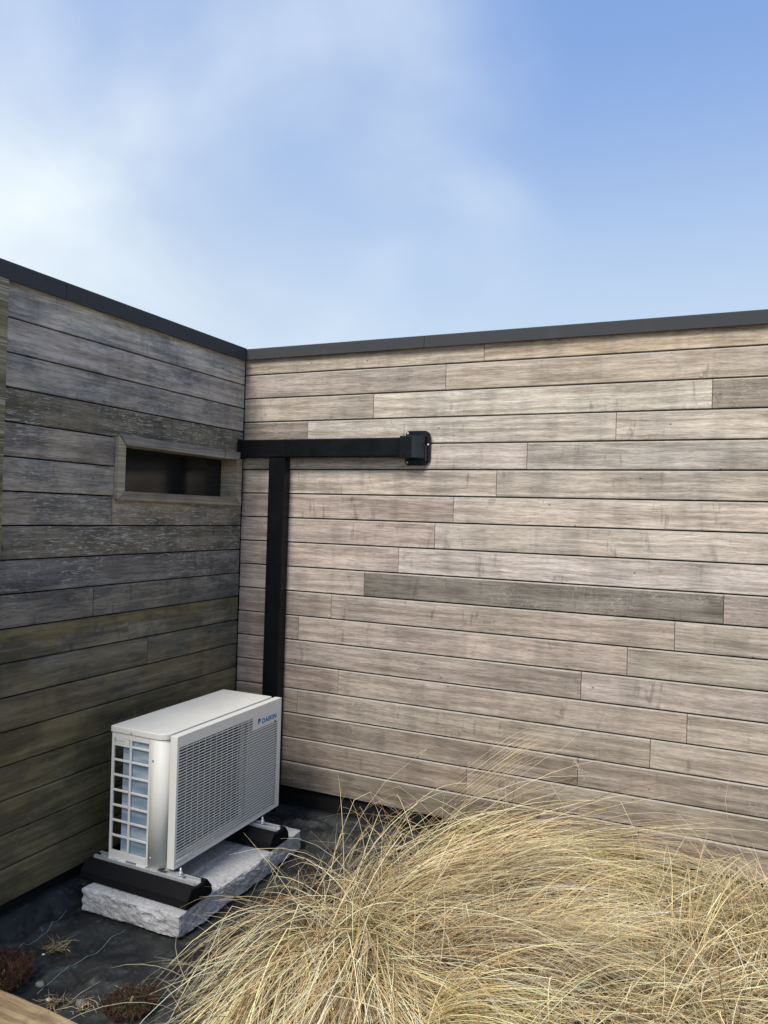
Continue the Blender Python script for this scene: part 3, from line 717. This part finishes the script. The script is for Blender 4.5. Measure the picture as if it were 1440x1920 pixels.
# ------------------------------------------------------------------ grass
class Blades:
    """many tapering three-sided stalks in one mesh"""
    def __init__(self): self.P = []; self.W = []; self.C = []
    def add(self, pts, wd, c): self.P.append(np.asarray(pts, float)); self.W.append(wd); self.C.append(c)
    def mesh(self, name):
        vs_, fs, cs = [], [], []; o = 0
        for P_, w_, c in zip(self.P, self.W, self.C):
            n_ = len(P_); d = np.gradient(P_, axis=0); d /= np.linalg.norm(d, axis=1, keepdims=True)+1e-9
            a = np.cross(d, [0.3, 0.2, 1.0]); a /= np.linalg.norm(a, axis=1, keepdims=True)+1e-9; b = np.cross(d, a)
            t_ = np.linspace(0, 1, n_); r_ = (w_*np.clip(1.05-t_**2.2*0.85, 0.12, 1))[:, None]
            for k in range(3):
                an = 2*math.pi*k/3; vs_.append(P_+(a*(math.cos(an)*1.2)+b*(math.sin(an)*0.55))*r_)
            i_ = np.arange(n_-1)
            for k in range(3):
                k2 = (k+1) % 3; fs.append(np.stack([o+k*n_+i_, o+k2*n_+i_, o+k2*n_+i_+1, o+k*n_+i_+1], -1))
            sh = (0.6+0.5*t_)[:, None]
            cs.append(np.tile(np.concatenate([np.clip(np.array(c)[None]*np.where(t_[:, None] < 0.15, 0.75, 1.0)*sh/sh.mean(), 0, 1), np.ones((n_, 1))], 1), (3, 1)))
            o += 3*n_
        V = np.concatenate(vs_).astype(np.float32); F = np.concatenate(fs).astype(np.int32); C_ = np.concatenate(cs).astype(np.float32)
        me = bpy.data.meshes.new(name)
        me.vertices.add(len(V)); me.vertices.foreach_set('co', V.ravel())
        me.loops.add(F.size); me.loops.foreach_set('vertex_index', F.ravel())
        me.polygons.add(len(F)); me.polygons.foreach_set('loop_start', np.arange(0, F.size, 4, dtype=np.int32))
        me.polygons.foreach_set('use_smooth', np.ones(len(F), bool))
        at = me.color_attributes.new('tint', 'FLOAT_COLOR', 'POINT'); at.data.foreach_set('color', C_.ravel())
        me.update(calc_edges=True); me.validate(); return me
nr = np.random.RandomState(11)
STRAW = [np.array(srgb(*c)) for c in ((238, 222, 178), (226, 208, 160), (218, 202, 160), (206, 194, 158), (246, 234, 196), (196, 176, 130), (172, 150, 104), (176, 170, 130), (136, 108, 72))]
SW = np.array([4, 4, 4, 3, 3, 3, 2.5, 1.5, 2.2]); SW = SW/SW.sum()
def straw(): return np.clip(STRAW[nr.choice(len(STRAW), p=SW)]*(nr.uniform(0.96, 1.24) if nr.rand() < 0.76 else nr.uniform(0.34, 0.75))*np.array((1.04, 0.99, 0.96)), 0, 0.92)
def stalk(root, az, L, th0, th1, power=1.2, twist=0.0, n_=11, kink=None):
    t_ = np.linspace(0, 1, n_); th = th0+(th1-th0)*t_**power; azs = az+twist*t_
    if kink: th = th+np.where(t_ > kink[0], kink[1], 0.0)
    d = np.stack([np.sin(th)*np.cos(azs), np.sin(th)*np.sin(azs), np.cos(th)], -1)*(L/(n_-1))
    p_ = np.concatenate([[np.zeros(3)], np.cumsum(d[:-1], 0)])+np.array(root)
    p_[:, 2] = np.maximum(p_[:, 2], 0.015+0.02*t_)
    return p_
G = Blades()
# clumps over the bed; the flow (azimuth from +x) swings from up-right at the back to towards the camera at the front left
def flow(x, y):
    front = float(sm(-0.95, -1.65, y)); left = float(sm(1.75, 1.05, x))
    return 24 - 30*front - 30*front*left + 18*float(fbm(x*1.7+3, y*1.9, 2))
def lock(x, y, az, L, th0, th1, n_, r=0.045, wild=0.0, tone=1.0):
    """a bundle of blades that lie over together, with a few that stray"""
    pw = nr.uniform(0.6, 1.2); tw = nr.normal()*0.25
    hue = tone*nr.uniform(0.86, 1.14)*np.array((1, nr.uniform(0.97, 1.01), nr.uniform(0.86, 1.10)))
    for i in range(n_):
        a_ = nr.uniform(0, 2*math.pi); q_ = r*math.sqrt(nr.rand())
        az_ = R(az+nr.normal()*(7+16*wild)); t0 = th0+nr.normal()*6; t1 = th1+nr.normal()*8; kk = None
        if nr.rand() < 0.15+0.28*wild:
            az_ = R(az+nr.normal()*55); t0 = nr.uniform(0, 60)
            if nr.rand() < 0.35: kk = (nr.uniform(0.3, 0.75), R(nr.uniform(25, 85)))
        p_ = stalk((x+q_*math.cos(a_), y+q_*math.sin(a_), 0.0), az_, L*np.clip(nr.normal(0.93, 0.15), 0.4, 1.25), R(np.clip(t0, 0, 85)), R(np.clip(t1, 55, 172)), pw*nr.uniform(0.85, 1.15), tw+nr.normal()*0.2, 10, kk)
        if p_[:, 0].min() < 0.90+0.10*nr.rand() or p_[:, 1].max() > -0.03: continue
        G.add(p_, 0.0010+0.0017*nr.rand()**1.5, np.clip(straw()*hue, 0, 0.95))
for gx_ in np.arange(1.10, 3.35, 0.165):
    for gy_ in np.arange(-1.62, -0.10, 0.165):
        x_ = gx_+nr.uniform(-0.07, 0.07); y_ = gy_+nr.uniform(-0.07, 0.07)
        if x_ < 1.06+(0.10 if y_ > -0.55 else 0)+0.45*float(sm(-1.15, -1.45, y_)): continue
        wild = float(sm(1.65, 2.3, x_)); edge = float(sm(1.45, 1.1, x_))
        L0 = nr.uniform(0.48, 0.95)*(1-0.34*wild)
        if abs(x_-1.55) < 0.2 and y_ > -0.75: L0 = nr.uniform(0.85, 1.05)
        lock(x_, y_, flow(x_, y_)+nr.normal()*(13+48*wild), L0, nr.uniform(20, 58)-4*wild, nr.uniform(94, 116), int(nr.uniform(75, 120)), 0.055, wild)
# single stalks thrown across the mass, many of them snapped
for i in range(900):
    x_ = nr.uniform(1.2, 3.2); y_ = nr.uniform(-1.45, -0.2)
    kk = (nr.uniform(0.25, 0.8), R(nr.uniform(20, 95))) if nr.rand() < 0.5 else None
    p_ = stalk((x_, y_, nr.uniform(0.05, 0.22)), R(nr.uniform(-180, 180)), nr.uniform(0.25, 0.6), R(nr.uniform(25, 75)), R(nr.uniform(75, 115)), 1.0, nr.normal()*0.4, 9, kk)
    if p_[:, 0].min() > 0.95 and p_[:, 1].max() < -0.03: G.add(p_, nr.uniform(0.0011, 0.0021), straw())
# upright tangle at the right end, against the wall
for i in range(16):
    lock(nr.uniform(2.55, 3.2), nr.uniform(-0.5, -0.12), nr.uniform(-180, 180), nr.uniform(0.34, 0.52), nr.uniform(4, 30), nr.uniform(60, 120), 60, 0.07, 0.9)
# the fountain at the front left, falling towards the camera
for i in range(34):
    az = nr.uniform(-112, -15)
    lock(nr.uniform(1.18, 1.55), nr.uniform(-1.36, -1.05), az, nr.uniform(0.55, 0.85), nr.uniform(30, 62), nr.uniform(120, 152), 85, 0.05, 0.1, 1.08)
# loose litter lying low between the tussocks
for i in range(3000):
    x_ = nr.uniform(1.0, 3.4); y_ = nr.uniform(-1.75, -0.25)
    if x_ < 1.25+0.25*nr.rand() and y_ > -0.9: continue
    G.add(stalk((x_, y_, nr.uniform(0.02, 0.14)), nr.uniform(0, 2*math.pi), nr.uniform(0.15, 0.45), R(nr.uniform(40, 85)), R(nr.uniform(85, 125)), 1.0, nr.normal()*0.5, 7), nr.uniform(0.001, 0.0017), straw()*0.6)
# snapped and straying stalks on the left flank, read off the photograph at their tussock's distance
def stray(pix, yd, wd=0.0016, c=(0.62, 0.53, 0.36)):
    G.add([ony(u, v, y_) for (u, v), y_ in zip(pix, np.linspace(*yd, len(pix)))], wd, np.array(c))
stray([(612, 1640), (640, 1560), (664, 1500), (694, 1485), (730, 1508), (765, 1538)], (-0.95, -0.75))
stray([(694, 1485), (708, 1520), (728, 1580), (745, 1620)], (-0.78, -0.82))
stray([(600, 1650), (640, 1575), (675, 1512), (700, 1560), (725, 1620)], (-0.98, -0.9))
stray([(575, 1690), (600, 1620), (632, 1542), (628, 1590), (634, 1606), (655, 1622)], (-1.0, -0.95))
stray([(440, 1745), (480, 1660), (503, 1612), (540, 1650), (575, 1685)], (-1.22, -1.1))
stray([(503, 1612), (520, 1665), (535, 1705)], (-1.15, -1.15))
stray([(560, 1690), (560, 1632), (570, 1630), (590, 1660)], (-1.05, -1.0))
stray([(420, 1830), (470, 1745), (520, 1690), (590, 1670)], (-1.4, -1.2))
stray([(380, 1900), (400, 1830), (412, 1745), (416, 1742), (440, 1800)], (-1.62, -1.5))
for i in range(26):
    j0 = nr.normal()*16; j1 = nr.normal()*18; sc_ = nr.uniform(0.6, 1.0)
    stray([(860+j0+(du_)*sc_, 1500+j1-dv_*sc_) for du_, dv_ in ((0, 0), (40, 32), (85, 66), (130, 98), (165, 118), (195, 130+j0*0.4))], (-0.55, -0.34+nr.uniform(-.06, .06)), nr.uniform(0.0009, 0.0015), straw())
stray([(1368, 1560), (1360, 1500), (1370, 1440)], (-0.4, -0.35), 0.0012)
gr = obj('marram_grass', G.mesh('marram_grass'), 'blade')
gr['kind'] = 'stuff'; tag(gr, 'mass of dry straw-coloured grass leaning over in front of the wall', 'grass')

# seed stalks standing clear of the mass
def seed_stalk(pix, yd, label, head=True):
    B = Blades(); pts = [ony(u, v, y_) for (u, v), y_ in zip(pix, np.linspace(*yd, len(pix)))]
    root = np.array(pts[0]); t_ = thing('grass_stalk', label, 'grass stalk', tuple(root), 'seed stalks against the wall')
    B.add(np.array(pts)-root, 0.0014, (0.50, 0.42, 0.28)); obj('stem', B.mesh('stem'), 'blade', t_)
    H = Blades(); tip = np.array(pts[-1])-root; d = tip-(np.array(pts[-2])-root); d /= np.linalg.norm(d)
    for i in range(34):
        s = i/34.0; b0 = tip+d*(s*0.055-0.005); o_ = nr.normal(size=3)*0.011*(1-s*0.6)
        H.add([b0, b0+o_*0.6+d*0.006, b0+o_+d*0.014], 0.0012, np.array((0.58, 0.49, 0.33))*nr.uniform(0.8, 1.15))
    obj('seed_head', H.mesh('seed_head'), 'blade', t_)
seed_stalk([(640, 1590), (690, 1510), (722, 1466), (755, 1440), (782, 1419)], (-0.9, -0.62), 'single grass stalk with a pale seed head left of the grass mass')
seed_stalk([(1040, 1530), (1075, 1490), (1096, 1460), (1088, 1446)], (-0.5, -0.42), 'brown seed stalk against the wall above the middle of the grass')

# ------------------------------------------------------------------ small plants and litter
def heather(px, label, nn, rr, hh, tone):
    x_, y_ = px; B = Blades()
    for i in range(nn):
        a_ = nr.uniform(0, 2*math.pi); r_ = rr*math.sqrt(nr.rand()); h_ = hh*(1-0.55*(r_/rr)**2)*nr.uniform(0.5, 1.1)
        c = np.array(tone)*nr.uniform(0.5, 1.5)
        if nr.rand() < 0.07: c = np.array((0.10, 0.12, 0.04))
        base = stalk((r_*math.cos(a_), r_*math.sin(a_), 0), a_+nr.normal()*0.6, h_, R(nr.uniform(0, 30)), R(nr.uniform(20, 75)), 1.0, 0, 6)
        B.add(base, 0.0016, c)
        for j in range(4):
            q = base[nr.randint(2, 6)]; B.add([q, q+nr.normal(size=3)*0.008+np.array((0, 0, 0.006)), q+nr.normal(size=3)*0.014+np.array((0, 0, 0.012))], 0.0012, c*nr.uniform(0.8, 1.3))
    t_ = thing('heather_plant', label, 'plant', (x_, y_, float(mem_z(x_, y_))), 'brown heather clumps')
    obj('foliage', B.mesh('foliage'), 'blade', t_)
    MB().tube([(0, 0, -0.01), (0, 0, 0.03), (0.004, 0.003, 0.05)], [0.009, 0.007, 0.004], 6).build('stem', 'sleeper', t_)
q = onz(12, 1838, 0.03); heather((q[0]-0.02, q[1]), 'brown heather clump at the far left behind the timber sleeper', 420, 0.085, 0.10, (0.085, 0.035, 0.020))
q = onz(245, 1895, 0.02); heather((q[0], q[1]), 'low brown heather clump between the timber sleeper and the grass', 260, 0.085, 0.035, (0.075, 0.040, 0.022))
def heap(u, v, nn, rr, label):
    q = onz(u, v, 0.015); B = Blades()
    for i in range(nn):
        a_ = nr.uniform(0, 2*math.pi); r_ = rr*nr.rand(); L = nr.uniform(0.02, 0.06); d_ = nr.uniform(0, 2*math.pi)
        z_ = 0.004+nr.rand()*0.018*(1-r_/rr)
        p0 = np.array((r_*math.cos(a_), r_*math.sin(a_), z_)); p1 = p0+np.array((math.cos(d_), math.sin(d_), nr.normal()*0.18))*L
        B.add([p0, (p0+p1)/2+nr.normal(size=3)*0.003, p1], nr.uniform(0.0009, 0.0018), straw()*nr.uniform(0.25, 0.75))
    o_ = obj('twig_litter', B.mesh('twig_litter'), 'blade', loc=(q[0], q[1], float(mem_z(q[0], q[1]))+0.001)); o_['kind'] = 'stuff'
    tag(o_, label, 'litter')
heap(108, 1772, 90, 0.05, 'small heap of dry twigs on the membrane left of the slab')
heap(105, 1885, 60, 0.06, 'dry stems scattered along the far edge of the timber sleeper')
heap(160, 1888, 50, 0.06, 'dry stems beside the pebble near the timber sleeper')
def stem(pix, label):
    B = Blades(); pts = [onz(u, v, 0.02) for u, v in pix]
    pts = [np.array((q[0], q[1], float(mem_z(q[0], q[1]))+0.004)) for q in pts]
    B.add(np.array(pts)-pts[0], 0.0016, (0.5, 0.43, 0.3)); o_ = obj('dry_stem', B.mesh('dry_stem'), 'blade', loc=tuple(pts[0])); tag(o_, label, 'stem', 'loose dry stems on the membrane')
stem([(120, 1890), (150, 1868), (187, 1849)], 'long straight dry stem lying in front of the sleeper')
stem([(105, 1893), (130, 1891), (145, 1889)], 'short dry stem lying on the near side of the long one')
stem([(215, 1853), (228, 1857), (236, 1864)], 'short curved dry stem lying right of the long one')
def pebble(u, v, s, label):
    q = onz(u, v, 0.02); bm = bmesh.new(); bmesh.ops.create_icosphere(bm, subdivisions=3, radius=1)
    for v_ in bm.verts:
        n1 = float(fbm(v_.co.x*1.7+u, v_.co.y*1.7+v_.co.z, 3)); v_.co = Vector((v_.co.x*s, v_.co.y*s*0.75, v_.co.z*s*0.6))*(1+0.35*n1)
    me = bpy.data.meshes.new('pebble'); bm.to_mesh(me); bm.free()
    for f_ in me.polygons: f_.use_smooth = True
    tag(obj('pebble', me, 'stone', loc=(q[0], q[1], float(mem_z(q[0], q[1]))+s*0.45)), label, 'stone', 'pebbles by the sleeper')
pebble(75, 1845, 0.018, 'rounded grey pebble beside the heather at far left')
pebble(152, 1886, 0.021, 'larger grey pebble beside the dry stems')
def scrap(u, v, s, label):
    q = onz(u, v, 0.015); zz_ = float(mem_z(q[0], q[1]))+0.003
    mb = MB().prism([(-s, -s*0.5), (s*0.8, -s*0.7), (s, s*0.4), (-s*0.5, s*0.6)], 'z', 0, 0.003)
    o_ = mb.build('paper_scrap', 'scrap'); o_.location = (q[0], q[1], zz_); o_.rotation_euler = (0.15, -0.1, u); tag(o_, label, 'scrap', 'white scraps on the membrane')
scrap(82, 1781, 0.006, 'tiny white scrap beside the small twig heap')
scrap(91, 1874, 0.010, 'white scrap among the stems at the sleeper edge')
